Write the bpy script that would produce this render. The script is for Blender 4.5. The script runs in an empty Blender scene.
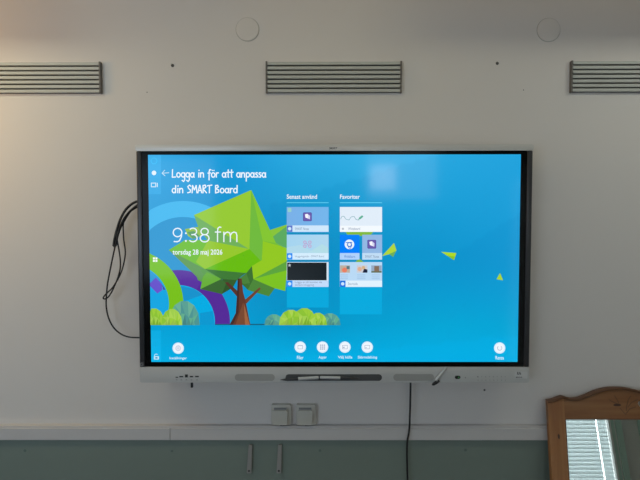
import bpy, bmesh, math, random
from mathutils import Vector, Matrix
random.seed(7)
sc = bpy.context.scene
C = sc.collection
R = math.radians

# ------------------------------------------------------------ camera
F = 481.0
CAM = Vector((-0.04832, -1.95538, 1.60288))
YAW, PITCH, ROLL = -0.003467, -0.042348, -0.001088
cy, sy, cp, sp = math.cos(YAW), math.sin(YAW), math.cos(PITCH), math.sin(PITCH)
FW = Vector((sy*cp, cy*cp, sp)); RT0 = Vector((cy, -sy, 0)); UP0 = RT0.cross(FW)
RT = math.cos(ROLL)*RT0 + math.sin(ROLL)*UP0
UPV = -math.sin(ROLL)*RT0 + math.cos(ROLL)*UP0
cd = bpy.data.cameras.new('camera'); cam = bpy.data.objects.new('camera', cd); C.objects.link(cam)
cd.sensor_width = 36.0; cd.lens = F*36.0/640.0; cd.clip_start = 0.02
m3 = Matrix((RT, UPV, -FW)).transposed()
cam.matrix_world = Matrix.Translation(CAM) @ m3.to_4x4()
sc.camera = cam

# ------------------------------------------------------------ light and exposure
sc.view_settings.view_transform = 'Standard'; sc.view_settings.look = 'None'
sc.view_settings.gamma = 1.0; sc.view_settings.use_curve_mapping = False
sc.view_settings.exposure = 0.0
w = bpy.data.worlds.new('world'); sc.world = w; w.use_nodes = True
w.node_tree.nodes['Background'].inputs[0].default_value = (0.55, 0.7, 0.9, 1)
w.node_tree.nodes['Background'].inputs[1].default_value = 0.6
RX0, RX1, RY, RZ = -3.4, 4.0, -3.6, 2.66        # room extents
FZ = -0.25                                      # floor level

def area(name, loc, sx, sz, radiance, col, target):
    ld = bpy.data.lights.new(name, 'AREA'); ld.shape = 'RECTANGLE'; ld.size = sx; ld.size_y = sz
    ld.energy = radiance*sx*sz*math.pi; ld.color = col
    o = bpy.data.objects.new(name, ld); C.objects.link(o); o.location = loc
    o.rotation_euler = Vector(target).to_track_quat('-Z', 'Y').to_euler()
    return o
area('daylight_left_window', (-2.1, RY-0.03, 1.62), 1.8, 1.4, 3.5, (0.66, 0.82, 1.0), (0, 1, 0))
area('daylight_high_window', (0.84, RY-0.05, 2.10), 0.86, 0.62, 3.2, (0.85, 0.95, 1.0), (0, 1, 0))
area('daylight_bright_pane', (0.635, RY-0.03, 2.07), 0.28, 0.27, 11.0, (1.0, 0.93, 0.88), (0, 1, 0))
area('daylight_door', (2.6, RY-0.16, 0.93), 1.15, 2.3, 4.6, (0.94, 1.0, 1.0), (0, 1, 0))
area('fill_wash_left', (-1.7, -0.72, 2.62), 1.0, 0.25, 8.0, (1.0, 1.0, 0.74), (0, 0, -1))  # wash lights here are added fills without fixtures, to brighten the wall
area('fill_wash_middle', (0, -0.72, 2.62), 1.0, 0.25, 2.2, (1.0, 0.84, 0.38), (0, 0, -1))
area('fill_wash_right', (1.7, -0.72, 2.62), 1.0, 0.25, 6.4, (0.99, 1.0, 0.84), (0, 0, -1))
area('fill_strip_right', (0.9, -0.14, 2.64), 2.6, 0.1, 0.35, (1.0, 0.6, 0.05), (0, 0, -1))  # added fill: unseen warm strip that tints the wall top at right
area('warm_lamp_left', (-2.1, -0.45, 2.12), 0.2, 0.2, 32.0, (1.0, 0.5, 0.05), (1, 0.3, 0))

# ------------------------------------------------------------ helpers
def at(px, py, Y):
    d = FW + RT*((px-320)/F) + UPV*((240-py)/F)
    return CAM + d*((Y-CAM.y)/d.y)

def lin(c):
    return tuple(((v/255)/12.92 if v/255 <= 0.04045 else ((v/255+0.055)/1.055)**2.4) for v in c)

def mat(name, col, rough=0.5, metal=0.0, spec=0.5, noise=0.0, nscale=8.0, bump=0.0, bscale=300.0, srgb=False):
    m = bpy.data.materials.new(name); m.use_nodes = True
    nt = m.node_tree; b = nt.nodes['Principled BSDF']
    c = lin(col) if srgb else col
    b.inputs['Base Color'].default_value = (*c, 1)
    b.inputs['Roughness'].default_value = rough; b.inputs['Metallic'].default_value = metal
    b.inputs['Specular IOR Level'].default_value = spec
    tc = nt.nodes.new('ShaderNodeTexCoord')
    if noise > 0:
        n = nt.nodes.new('ShaderNodeTexNoise'); n.inputs['Scale'].default_value = nscale; n.inputs['Detail'].default_value = 4
        nt.links.new(tc.outputs['Object'], n.inputs['Vector'])
        mx = nt.nodes.new('ShaderNodeMix'); mx.data_type = 'RGBA'
        mx.inputs[6].default_value = (*[v*(1-noise) for v in c], 1)
        mx.inputs[7].default_value = (*[min(1, v*(1+noise)) for v in c], 1)
        nt.links.new(n.outputs['Fac'], mx.inputs[0]); nt.links.new(mx.outputs[2], b.inputs['Base Color'])
    if bump > 0:
        n = nt.nodes.new('ShaderNodeTexNoise'); n.inputs['Scale'].default_value = bscale; n.inputs['Detail'].default_value = 3
        nt.links.new(tc.outputs['Object'], n.inputs['Vector'])
        bp = nt.nodes.new('ShaderNodeBump'); bp.inputs['Strength'].default_value = bump; bp.inputs['Distance'].default_value = 0.001
        nt.links.new(n.outputs['Fac'], bp.inputs['Height']); nt.links.new(bp.outputs['Normal'], b.inputs['Normal'])
    return m

def wood(name, axis, k_=1.0):
    m = bpy.data.materials.new(name); m.use_nodes = True
    nt = m.node_tree; b = nt.nodes['Principled BSDF']; b.inputs['Roughness'].default_value = 0.42
    tc = nt.nodes.new('ShaderNodeTexCoord'); mp = nt.nodes.new('ShaderNodeMapping')
    s = [9, 9, 9]; s[axis] = 0.6; mp.inputs['Scale'].default_value = s
    nt.links.new(tc.outputs['Object'], mp.inputs['Vector'])
    n = nt.nodes.new('ShaderNodeTexNoise'); n.inputs['Scale'].default_value = 2.4; n.inputs['Detail'].default_value = 3
    n.inputs['Distortion'].default_value = 0.6
    nt.links.new(mp.outputs[0], n.inputs['Vector'])
    mt = nt.nodes.new('ShaderNodeMath'); mt.operation = 'MULTIPLY'; mt.inputs[1].default_value = 5.0
    fr = nt.nodes.new('ShaderNodeMath'); fr.operation = 'PINGPONG'; fr.inputs[1].default_value = 1.0
    nt.links.new(n.outputs['Fac'], mt.inputs[0]); nt.links.new(mt.outputs[0], fr.inputs[0])
    cr = nt.nodes.new('ShaderNodeValToRGB')
    cr.color_ramp.elements[0].color = (*[v*k_ for v in (0.285, 0.112, 0.036)], 1); cr.color_ramp.elements[1].color = (*[v*k_ for v in (0.385, 0.172, 0.060)], 1)
    nt.links.new(fr.outputs[0], cr.inputs[0]); nt.links.new(cr.outputs[0], b.inputs['Base Color'])
    return m

def bx(bm, x0, x1, y0, y1, z0, z1, bev=0.0, seg=2):
    v = [bm.verts.new((x, y, z)) for x in (x0, x1) for y in (y0, y1) for z in (z0, z1)]
    fs = [bm.faces.new([v[i] for i in f]) for f in ((0,1,3,2), (4,6,7,5), (0,4,5,1), (2,3,7,6), (0,2,6,4), (1,5,7,3))]
    if bev > 0:
        es = list({e for f in fs for e in f.edges})
        bmesh.ops.bevel(bm, geom=es, offset=bev, segments=seg, affect='EDGES', profile=0.5)

def prism(bm, pts, y0, y1, bev=0.0):
    """outline (x, z) extruded from y0 (front) to y1 (back)"""
    a = [bm.verts.new((x, y0, z)) for x, z in pts]; c = [bm.verts.new((x, y1, z)) for x, z in pts]
    n = len(pts)
    f = bm.faces.new(a); bm.faces.new(c[::-1])
    for i in range(n): bm.faces.new((a[i], c[i], c[(i+1) % n], a[(i+1) % n]))
    if bev > 0:
        bmesh.ops.bevel(bm, geom=list(f.edges), offset=bev, segments=2, affect='EDGES', profile=0.5)

def stadium(x0, x1, z0, z1, n=10):
    r = (z1-z0)/2; zc = (z0+z1)/2; p = []
    for i in range(n+1):
        a = -math.pi/2 + math.pi*i/n; p.append((x1-r+r*math.cos(a), zc+r*math.sin(a)))
    for i in range(n+1):
        a = math.pi/2 + math.pi*i/n; p.append((x0+r+r*math.cos(a), zc+r*math.sin(a)))
    return p

def rrect(x0, x1, z0, z1, r, n=5):
    p = []
    for cx, cz, a0 in ((x1-r, z0+r, -90), (x1-r, z1-r, 0), (x0+r, z1-r, 90), (x0+r, z0+r, 180)):
        for i in range(n+1):
            a = R(a0+90*i/n); p.append((cx+r*math.cos(a), cz+r*math.sin(a)))
    return p

def circ(cx, cz, r, n=24, rz=None):
    rz = rz or r
    return [(cx+r*math.cos(2*math.pi*i/n), cz+rz*math.sin(2*math.pi*i/n)) for i in range(n)]

def lathe(bm, p0, axis, prof, n=20):
    """rings (distance along axis, radius) about an axis through p0"""
    axis = Vector(axis).normalized(); u = axis.orthogonal().normalized(); v = axis.cross(u); rings = []
    for d, r in prof:
        c = Vector(p0)+axis*d
        rings.append([bm.verts.new(c+u*(r*math.cos(2*math.pi*i/n))+v*(r*math.sin(2*math.pi*i/n))) for i in range(n)])
    for a, b in zip(rings, rings[1:]):
        for i in range(n): bm.faces.new((a[i], a[(i+1) % n], b[(i+1) % n], b[i]))
    bm.faces.new(rings[0][::-1]); bm.faces.new(rings[-1])

def smooth_path(pts, k=6):
    pts = [Vector(p) for p in pts]; P = [2*pts[0]-pts[1]]+pts+[2*pts[-1]-pts[-2]]; out = []
    for i in range(1, len(P)-2):
        a, b, c, d = P[i-1:i+3]
        for j in range(k):
            t = j/k
            out.append(0.5*((2*b)+(c-a)*t+(2*a-5*b+4*c-d)*t*t+(3*b-a-3*c+d)*t**3))
    out.append(pts[-1]); return out

def tube(bm, pts, r, n=8, k=6):
    path = smooth_path(pts, k); prev = None; up = Vector((0, 1, 0)); 
    for i, p in enumerate(path):
        t = (path[min(i+1, len(path)-1)]-path[max(i-1, 0)]).normalized()
        u = (up-t*up.dot(t))
        u = u.normalized() if u.length > 1e-4 else t.orthogonal().normalized()
        up = u; v = t.cross(u)
        ring = [bm.verts.new(p+u*(r*math.cos(2*math.pi*j/n))+v*(r*math.sin(2*math.pi*j/n))) for j in range(n)]
        if prev:
            for j in range(n): bm.faces.new((prev[j], prev[(j+1) % n], ring[(j+1) % n], ring[j]))
        else: bm.faces.new(ring[::-1])
        prev = ring
    bm.faces.new(prev)

def obj(name, bm, m, parent=None, smooth=False, angle=None):
    bmesh.ops.recalc_face_normals(bm, faces=bm.faces[:])
    me = bpy.data.meshes.new(name); bm.to_mesh(me); bm.free()
    me.materials.append(m)
    if smooth:
        for p in me.polygons: p.use_smooth = True
        me.set_sharp_from_angle(angle=R(angle or 35))
    o = bpy.data.objects.new(name, me); C.objects.link(o)
    if parent:
        o.parent = parent
        o.matrix_parent_inverse = parent.matrix_basis.inverted()
    return o

def mk(name, m, parent, fn, smooth=False):
    bm = bmesh.new(); fn(bm); return obj(name, bm, m, parent, smooth)

def recenter(o):
    """move a childless mesh's origin to its own middle without moving the mesh"""
    me = o.data; n = len(me.vertices)
    c = sum((v.co for v in me.vertices), Vector())/n
    me.transform(Matrix.Translation(-c)); o.location = c
    return o

def tag(o, label=None, cat=None, group=None, kind=None):
    if label: o['label'] = label
    if cat: o['category'] = cat
    if group: o['group'] = group
    if kind: o['kind'] = kind
    return o

def thing(name, label, cat, loc, group=None):
    o = bpy.data.objects.new(name, None); C.objects.link(o); o.location = loc; o.empty_display_size = 0.05
    return tag(o, label, cat, group)

def struct(name, m, fn, smooth=False, parent=None):
    o = mk(name, m, parent, fn, smooth)
    if not parent: o['kind'] = 'structure'
    return o

# ------------------------------------------------------------ materials
M_wall = mat('wall_paint', (0.72, 0.682, 0.655), 0.75, noise=0.02, nscale=2.5, bump=0.25, bscale=420)
M_wall2 = mat('far_wall_paint', (0.62, 0.61, 0.58), 0.8, noise=0.02)
M_ceil = mat('ceiling_paint', (0.78, 0.76, 0.72), 0.9, noise=0.02)
M_floor = mat('linoleum', (0.22, 0.21, 0.20), 0.45, noise=0.12, nscale=20)
M_trunk = mat('white_plastic_trunking', (0.60, 0.575, 0.57), 0.45, noise=0.02)
M_green = mat('sage_green_laminate', (0.195, 0.243, 0.212), 0.5, noise=0.04, nscale=3, bump=0.1)
M_disc = mat('painted_cover', (0.71, 0.672, 0.640), 0.65, noise=0.02)
M_rimshade = mat('cover_shade_line', (0.46, 0.45, 0.42), 0.7, noise=0.02)
M_vent = mat('vent_enamel', (0.50, 0.51, 0.48), 0.45, noise=0.02)
M_ventdark = mat('vent_gap_shade', (0.03, 0.028, 0.026), 0.8, noise=0.05)
M_ventend = mat('vent_end_plate', (0.13, 0.12, 0.11), 0.5, noise=0.05)
M_socket = mat('socket_cream_plastic', (0.60, 0.575, 0.51), 0.4, noise=0.02)
M_black = mat('black_rubber', (0.012, 0.012, 0.013), 0.5, noise=0.1)
M_strip = mat('grey_metal_strip', (0.36, 0.35, 0.34), 0.45, metal=0.3, noise=0.05)
M_dark = mat('dark_metal', (0.03, 0.03, 0.03), 0.5, noise=0.05)
M_silver = mat('satin_silver', (0.63, 0.615, 0.585), 0.4, metal=0.3, noise=0.02)
M_bezel = mat('light_grey_bezel', (0.56, 0.56, 0.55), 0.5, noise=0.015)
M_grille = mat('speaker_mesh', (0.36, 0.36, 0.35), 0.7, noise=0.05, bump=0.5, bscale=900)
M_glassblack = mat('black_glass_border', (0.004, 0.004, 0.004), 0.16, noise=0.05, spec=0.12)
M_side = mat('anodised_side_frame', (0.055, 0.055, 0.060), 0.35, metal=0.5, noise=0.03)
M_shell = mat('display_shell', (0.05, 0.05, 0.05), 0.6, noise=0.05)
M_tray = mat('tray_recess', (0.07, 0.072, 0.075), 0.6, noise=0.05)
M_pen = mat('pen_silver', (0.52, 0.52, 0.52), 0.4, metal=0.2, noise=0.02)
M_pendark = mat('pen_dark_grip', (0.035, 0.036, 0.04), 0.5, noise=0.05)
M_print = mat('black_print', (0.02, 0.02, 0.02), 0.6, noise=0.02)
M_icon = mat('grey_print', (0.28, 0.28, 0.28), 0.6, noise=0.02)
M_sticker = mat('white_sticker', (0.62, 0.62, 0.62), 0.5, noise=0.01)
M_screwplug = mat('green_plug', (0.13, 0.18, 0.165), 0.6, noise=0.05)
M_white = mat('white_plastic', (0.8, 0.8, 0.78), 0.4, noise=0.02)
M_dowel = mat('grey_plug', (0.10, 0.095, 0.085), 0.6, noise=0.05)
M_woodv = wood('pine_vertical_grain', 2)
M_woodh = wood('pine_horizontal_grain', 0, 0.8)
M_wooddark = mat('pine_edge_stain_groove_shade', (0.12, 0.05, 0.02), 0.45, noise=0.15, nscale=30)
M_knot = mat('pine_knot', (0.055, 0.018, 0.008), 0.5, noise=0.2, nscale=60)
M_mirror = mat('silvered_glass', (0.86, 0.90, 0.89), 0.0, metal=1.0)
M_frame = mat('window_frame_white', (0.75, 0.76, 0.74), 0.4, noise=0.02)
M_greenframe = mat('sage_green_paint', (0.42, 0.58, 0.50), 0.4, noise=0.03)
M_led = mat('green_indicator', (0.05, 0.3, 0.08), 0.4, noise=0.02)

def mat_glass():
    m = bpy.data.materials.new('window_glass'); m.use_nodes = True; nt = m.node_tree; nt.nodes.clear()
    o = nt.nodes.new('ShaderNodeOutputMaterial'); mx = nt.nodes.new('ShaderNodeMixShader')
    t = nt.nodes.new('ShaderNodeBsdfTransparent'); g = nt.nodes.new('ShaderNodeBsdfGlossy'); g.inputs['Roughness'].default_value = 0.02
    mx.inputs[0].default_value = 0.06
    nt.links.new(t.outputs[0], mx.inputs[1]); nt.links.new(g.outputs[0], mx.inputs[2]); nt.links.new(mx.outputs[0], o.inputs[0])
    return m
M_glass = mat_glass()
def mat_blind():
    m = bpy.data.materials.new('blind_slat'); m.use_nodes = True; nt = m.node_tree; nt.nodes.clear()
    o = nt.nodes.new('ShaderNodeOutputMaterial'); mx = nt.nodes.new('ShaderNodeMixShader')
    d = nt.nodes.new('ShaderNodeBsdfDiffuse'); t = nt.nodes.new('ShaderNodeBsdfTranslucent')
    d.inputs[0].default_value = (0.8, 0.84, 0.84, 1); t.inputs[0].default_value = (0.72, 0.78, 0.79, 1)
    mx.inputs[0].default_value = 0.32
    nt.links.new(d.outputs[0], mx.inputs[1]); nt.links.new(t.outputs[0], mx.inputs[2]); nt.links.new(mx.outputs[0], o.inputs[0])
    return m
M_blind = mat_blind()
def mat_screen():
    """lit pixels: what the panel emits is stored per corner; the face itself is dark anti-glare glass"""
    m = bpy.data.materials.new('lit_screen'); m.use_nodes = True; nt = m.node_tree; b = nt.nodes['Principled BSDF']
    a = nt.nodes.new('ShaderNodeAttribute'); a.attribute_name = 'Pixels'
    b.inputs['Base Color'].default_value = (0.004, 0.004, 0.004, 1); b.inputs['Roughness'].default_value = 0.09
    b.inputs['Specular IOR Level'].default_value = 0.17
    nt.links.new(a.outputs['Color'], b.inputs['Emission Color']); b.inputs['Emission Strength'].default_value = 1.0
    return m
M_screen = mat_screen()

# ------------------------------------------------------------ the room
struct('floor', M_floor, lambda b: bx(b, RX0-0.1, RX1+0.1, RY-0.1, 0.1, FZ-0.1, FZ))
struct('ceiling', M_ceil, lambda b: bx(b, RX0-0.1, RX1+0.1, RY-0.1, 0.1, RZ, RZ+0.1))
struct('wall_front', M_wall, lambda b: bx(b, RX0-0.1, RX1+0.1, 0, 0.1, FZ, RZ))
struct('wall_right', M_wall2, lambda b: bx(b, RX1, RX1+0.1, RY, 0, FZ, RZ))
def holed_wall(b, a0, a1, t0, t1, holes, along_x):
    """wall slab with rectangular openings (a range, z range)"""
    xs = sorted({a0, a1, *[h[0] for h in holes], *[h[1] for h in holes]})
    zs = sorted({FZ, RZ, *[h[2] for h in holes], *[h[3] for h in holes]})
    for i in range(len(xs)-1):
        for j in range(len(zs)-1):
            cx, cz = (xs[i]+xs[i+1])/2, (zs[j]+zs[j+1])/2
            if any(h[0] < cx < h[1] and h[2] < cz < h[3] for h in holes): continue
            if along_x: bx(b, xs[i], xs[i+1], t0, t1, zs[j], zs[j+1])
            else: bx(b, t0, t1, xs[i], xs[i+1], zs[j], zs[j+1])
H_back = [(-3.0, -1.2, 0.92, 2.32), (0.41, 1.27, 1.79, 2.41), (2.02, 3.52, FZ, 2.1)]
H_left = [(-3.0, -1.4, 0.9, 2.3)]
struct('wall_back', M_wall2, lambda b: holed_wall(b, RX0-0.1, RX1+0.1, RY-0.1, RY, H_back, True))
struct('wall_left', M_wall2, lambda b: holed_wall(b, RY, 0, RX0-0.1, RX0, H_left, False))

def window(n, x0, x1, z0, z1, mull, y, m=M_frame, ax=True):
    w_ = bpy.data.objects.new('window_%d' % n, None); C.objects.link(w_); w_['kind'] = 'structure'
    w_.location = ((x0+x1)/2, y, z0) if ax else (y, (x0+x1)/2, z0)
    bpy.context.view_layer.update()
    def fr(b):
        t = 0.045
        def q(a0, a1, c0, c1):
            if ax: bx(b, a0, a1, y-0.02, y+0.015, c0, c1, 0.003)
            else: bx(b, y-0.02, y+0.015, a0, a1, c0, c1, 0.003)
        q(x0, x0+t, z0, z1); q(x1-t, x1, z0, z1); q(x0+t, x1-t, z0, z0+t); q(x0+t, x1-t, z1-t, z1)
        for mm in mull: q(mm-0.02, mm+0.02, z0+t, z1-t)
    mk('window_frame', m, w_, fr)
    mk('pane', M_glass, w_, (lambda b: bx(b, x0+0.04, x1-0.04, y-0.012, y-0.008, z0+0.04, z1-0.04)) if ax else
       (lambda b: bx(b, y-0.012, y-0.008, x0+0.04, x1-0.04, z0+0.04, z1-0.04)))
    return w_
window(1, -3.0, -1.2, 0.92, 2.32, [-2.1], RY+0.0)
window(2, 0.41, 1.27, 1.79, 2.41, [], RY+0.0)
window(3, -3.0, -1.4, 0.9, 2.3, [-2.2], RX0, ax=False)

# glazed door at the back right, the one the leaning mirror looks at
DX1 = 3.07
door = bpy.data.objects.new('door_1', None); C.objects.link(door); door['kind'] = 'structure'; door.location = (2.4, RY, FZ)
bpy.context.view_layer.update()
def dfr(b):
    bx(b, 2.02, 2.08, RY-0.06, RY+0.02, FZ, 2.1, 0.004); bx(b, DX1+0.02, DX1+0.062, RY-0.06, RY+0.02, FZ, 2.1, 0.004)
    bx(b, DX1+0.078, DX1+0.14, RY-0.06, RY+0.03, FZ, 2.1, 0.004); bx(b, 2.08, DX1+0.02, RY-0.06, RY+0.02, 2.03, 2.1, 0.004)
    bx(b, DX1+0.34, DX1+0.45, RY-0.06, RY+0.02, FZ, 2.1, 0.004)
mk('door_frame', M_greenframe, door, dfr)
mk('door_edge', M_frame, door, lambda b: (bx(b, DX1-0.005, DX1+0.02, RY-0.03, RY+0.035, FZ, 2.03, 0.003), bx(b, DX1+0.062, DX1+0.078, RY-0.05, RY+0.01, FZ, 2.1)))
mk('pane', M_glass, door, lambda b: bx(b, 2.08, DX1-0.005, RY-0.055, RY-0.05, FZ, 2.03))
mk('side_panel', mat('grey_panel', (0.60, 0.60, 0.56), 0.7, noise=0.03), door, lambda b: bx(b, DX1+0.14, DX1+0.34, RY-0.06, RY-0.02, FZ, 2.1))
def blind(x0, x1, label):
    t = thing('venetian_blind', label, 'blind', ((x0+x1)/2, RY-0.01, FZ+0.01), 'blinds on the glazed door')
    bpy.context.view_layer.update()
    def slats(b):
        z = FZ+0.03
        while z < 1.96:
            y0, y1 = RY-0.016, RY-0.002
            v = [b.verts.new(p) for p in ((x0, y0, z+0.0407), (x1, y0, z+0.0407), (x1, y1, z), (x0, y1, z))]
            v2 = [b.verts.new(p.co+Vector((0, 0.0004, 0.0006))) for p in v]
            b.faces.new(v); b.faces.new(v2[::-1])
            for i in range(4): b.faces.new((v[i], v2[i], v2[(i+1) % 4], v[(i+1) % 4]))
            z += 0.0405
    mk('slats', M_blind, t, slats)
    mk('head_rail', M_white, t, lambda b: bx(b, x0, x1, RY-0.03, RY+0.01, 1.985, 2.02, 0.003))
blind(2.10, DX1-0.120, 'wide white venetian blind filling the left of the window reflected in the mirror')
blind(DX1-0.108, DX1-0.008, 'narrow strip of white venetian blind beside the green frame reflected in the mirror')

# cable trunking (white band) and sage green wainscot
Z1, Z0 = 0.7585, at(320, 440.3, -0.03).z
XJ = at(170, 432, -0.03).x
def trunk(b):
    for a, c in ((RX0, XJ-0.001), (XJ+0.001, RX1)):
        bx(b, a, c, -0.030, 0, Z0, Z1-0.006, 0.0015)
    bx(b, RX0, RX1, -0.024, 0, Z1-0.006, Z1+0.001, 0.001)
struct('trim_1', M_trunk, trunk)
struct('trim_2', M_green, lambda b: bx(b, RX0, RX1, -0.018, 0, FZ+0.10, Z0-0.001, 0.001))
struct('baseboard_front', M_trunk, lambda b: bx(b, RX0, RX1, -0.022, 0, FZ, FZ+0.10, 0.002))

# ------------------------------------------------------------ unseen bars added above the frame to shade the wall top
def shade_bar(x0, x1, label):
    t = thing('hung_shade_bar', label, 'shade bar', ((x0+x1)/2, -0.30, RZ))
    bpy.context.view_layer.update()
    mk('bar_body', M_frame, t, lambda b: bx(b, x0, x1, -0.36, -0.24, 2.465, 2.535, 0.01))
    mk('bar_underside', M_white, t, lambda b: bx(b, x0+0.02, x1-0.02, -0.35, -0.25, 2.453, 2.465, 0.003))
    for xx in (x0+0.2, x1-0.2):
        mk('rod', M_silver, t, lambda b: lathe(b, (xx, -0.30, 2.535), (0, 0, 1), [(0, 0.006), (RZ-2.535, 0.006)], 8))
shade_bar(0.25, 1.85, 'long white unseen bar, added to cast shade, hung from the ceiling above the right half of the board wall')
shade_bar(-2.75, -1.15, 'long white unseen bar, added to cast shade, hung from the ceiling above the far left of the board wall')

# ------------------------------------------------------------ wall vents
def vent(x0, x1, label):
    zt, zb = 2.233, 2.108
    t = thing('wall_vent', label, 'vent', ((x0+x1)/2, 0, zb), 'slatted vents high on the wall')
    bpy.context.view_layer.update()
    mk('shade_backing', M_ventdark, t, lambda b: bx(b, x0+0.004, x1-0.004, -0.002, 0.0, zb+0.002, zt-0.002))  # flat near-black plate; shade between the slats is put into its colour
    pitch = (zt-zb)/7
    def sl(b):
        for i in range(7):
            z = zb+pitch*i
            bx(b, x0+0.006, x1-0.006, -0.014, -0.002, z+0.0036, z+pitch-0.0025, 0.0012)
    mk('slats', M_vent, t, sl)
    for a, c in ((x0, x0+0.0075), (x1-0.0075, x1)):
        mk('end_plate', M_ventend, t, lambda b: bx(b, a, c, -0.016, 0, zb, zt, 0.0015))
vent(-1.472, -0.929, 'slatted grey wall vent cut off by the left edge, left of the screw plug')
vent(-0.271, 0.272, 'slatted grey wall vent centred above the large display')
vent(0.944, 1.487, 'slatted grey wall vent cut off by the right edge of the photo')

# round blanking covers
for (px, py, lab) in ((247.5, 29.5, 'round wall-coloured blanking cover above and left of the middle vent'),
                      (548.5, 30.0, 'round wall-coloured blanking cover in shade above the right vent')):
    p = at(px, py, 0); t = thing('blanking_cover', lab, 'wall cover', (p.x, 0, p.z), 'round covers near the ceiling')
    bpy.context.view_layer.update()
    mk('disc', M_disc, t, lambda b: lathe(b, (p.x, 0, p.z), (0, -1, 0), [(0, 0.0452), (0.0025, 0.0452), (0.004, 0.0442), (0.0042, 0.043)], 48), True)
    mk('shade_line', M_rimshade, t, lambda b: lathe(b, (p.x, 0, p.z), (0, -1, 0), [(0, 0.0475), (0.0012, 0.0470), (0.0012, 0.0450)], 48), True)  # thin darker ring: shade line around the cover, put into the colour
# rawlplugs with screws
for (px, py, lab, hx) in ((172.5, 65.5, 'dark wall plug between the left and middle vents', -1), (497.3, 63.3, 'wall plug with a shiny screw between the middle and right vents', 1)):
    p = at(px, py, 0); t = thing('wall_plug', lab, 'wall plug', (p.x, 0, p.z), 'wall plugs level with the vents')
    bpy.context.view_layer.update()
    mk('plug', M_dowel, t, lambda b: lathe(b, (p.x, 0, p.z), (0, -1, 0), [(0, 0.0065), (0.003, 0.0055), (0.004, 0.002)], 12), True)
    mk('screw', M_white if hx > 0 else M_silver, t, lambda b: lathe(b, (p.x+0.003*hx, -0.002, p.z+0.004), (0, -1, 0.3), [(0, 0.0018), (0.004, 0.0028), (0.006, 0.0015)], 10), True)
for (px, py, r_, lab) in ((147, 92.3, 0.0022, 'tiny nail hole in the wall below the left vent'), (523.5, 90, 0.0022, 'tiny nail hole in the wall left of the right vent'),
                          (484.5, 390, 0.0045, 'small dark scuff on the wall below the control icons of the display')):
    p = at(px, py, 0)
    o = mk('wall_mark', M_dowel, None, lambda b: lathe(b, (p.x, 0, p.z), (0, -1, 0), [(0, r_), (0.0006, r_*0.8)], 10))
    tag(recenter(o), lab, 'wall mark')

# screw caps and metal strips on the green panel
for (px, py, lab) in ((25, 450.5, 'small screw cap on the green panel at far left'), (172, 451, 'small screw cap on the green panel under the trunking joint'),
                      (320, 450.5, 'small screw cap on the green panel right of the metal strips'), (465.5, 450, 'small screw cap on the green panel between cable and mirror')):
    p = at(px, py, -0.018)
    o = mk('screw_cap', M_screwplug, None, lambda b: lathe(b, (p.x, -0.0178, p.z), (0, -1, 0), [(0, 0.006), (0.0012, 0.0055), (0.0018, 0.004)], 16), True)
    tag(recenter(o), lab, 'screw cap', 'screw caps on the green panel')
for (a, b_, lab) in (((250.5, 445), (249.0, 473.5), 'grey metal strip on the green panel, the left one of two'),
                     ((280.0, 445), (278.8, 473.5), 'grey metal strip on the green panel, the right one below the sockets')):
    p, q = at(*a, -0.03), at(*b_, -0.03)
    t = thing('metal_strip', lab, 'metal strip', (q.x, -0.018, q.z), 'metal strips on the green panel')
    bpy.context.view_layer.update()
    def st(b):
        h = p.z-q.z
        pr = [(-0.0098, 0), (0.0098, 0), (0.0074, h), (-0.0074, h)]
        v = [b.verts.new((q.x+x+(p.x-q.x)*(z/h), -0.030, q.z+z)) for x, z in pr]
        v2 = [b.verts.new((u.co.x, -0.024, u.co.z)) for u in v]
        b.faces.new(v); b.faces.new(v2[::-1])
        for i in range(4): b.faces.new((v[i], v2[i], v2[(i+1) % 4], v[(i+1) % 4]))
        bmesh.ops.bevel(b, geom=b.edges[:], offset=0.001, segments=2, affect='EDGES')
    mk('strip', M_strip, t, st)
    mk('spacer', M_dark, t, lambda b: bx(b, q.x-0.005, q.x+0.005, -0.025, -0.018, q.z+0.004, q.z+0.016))
    mk('spacer', M_dark, t, lambda b: bx(b, p.x-0.005, p.x+0.005, -0.025, -0.018, p.z-0.014, p.z-0.002))
    mk('screw', M_dark, t, lambda b: lathe(b, (q.x, -0.029, q.z+0.011), (0, -1, 0), [(0, 0.0042), (0.002, 0.0040), (0.0028, 0.0025)], 14), True)

# wall sockets
def socket(cx, label):
    t = thing('wall_socket', label, 'socket', (cx, 0, 0.762), 'sockets on the white trunking')
    bpy.context.view_layer.update()
    x0, x1, z0, z1 = cx-0.0405, cx+0.0405, 0.7625, 0.8460
    mk('frame', M_socket, t, lambda b: prism(b, rrect(x0, x1, z0, z1, 0.007), -0.020, 0.0, 0.002), True)
    mk('cover_flap', M_socket, t, lambda b: prism(b, rrect(x0+0.009, x1-0.014, z0+0.006, z1-0.017, 0.005), -0.036, -0.019, 0.003), True)
    mk('hinge', M_icon, t, lambda b: bx(b, x0+0.012, x1-0.018, -0.028, -0.0195, z1-0.017, z1-0.011, 0.001))
    mk('latch', M_dark, t, lambda b: bx(b, cx-0.004, cx+0.020, -0.034, -0.0195, z0+0.0025, z0+0.006, 0.0005))
s1, s2 = at(281.3, 414, -0.01), at(306.0, 414, -0.01)
socket(s1.x, 'cream wall socket with flap, left one of the pair below the display')
socket(s2.x, 'cream wall socket with flap, right one of the pair below the display')

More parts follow.
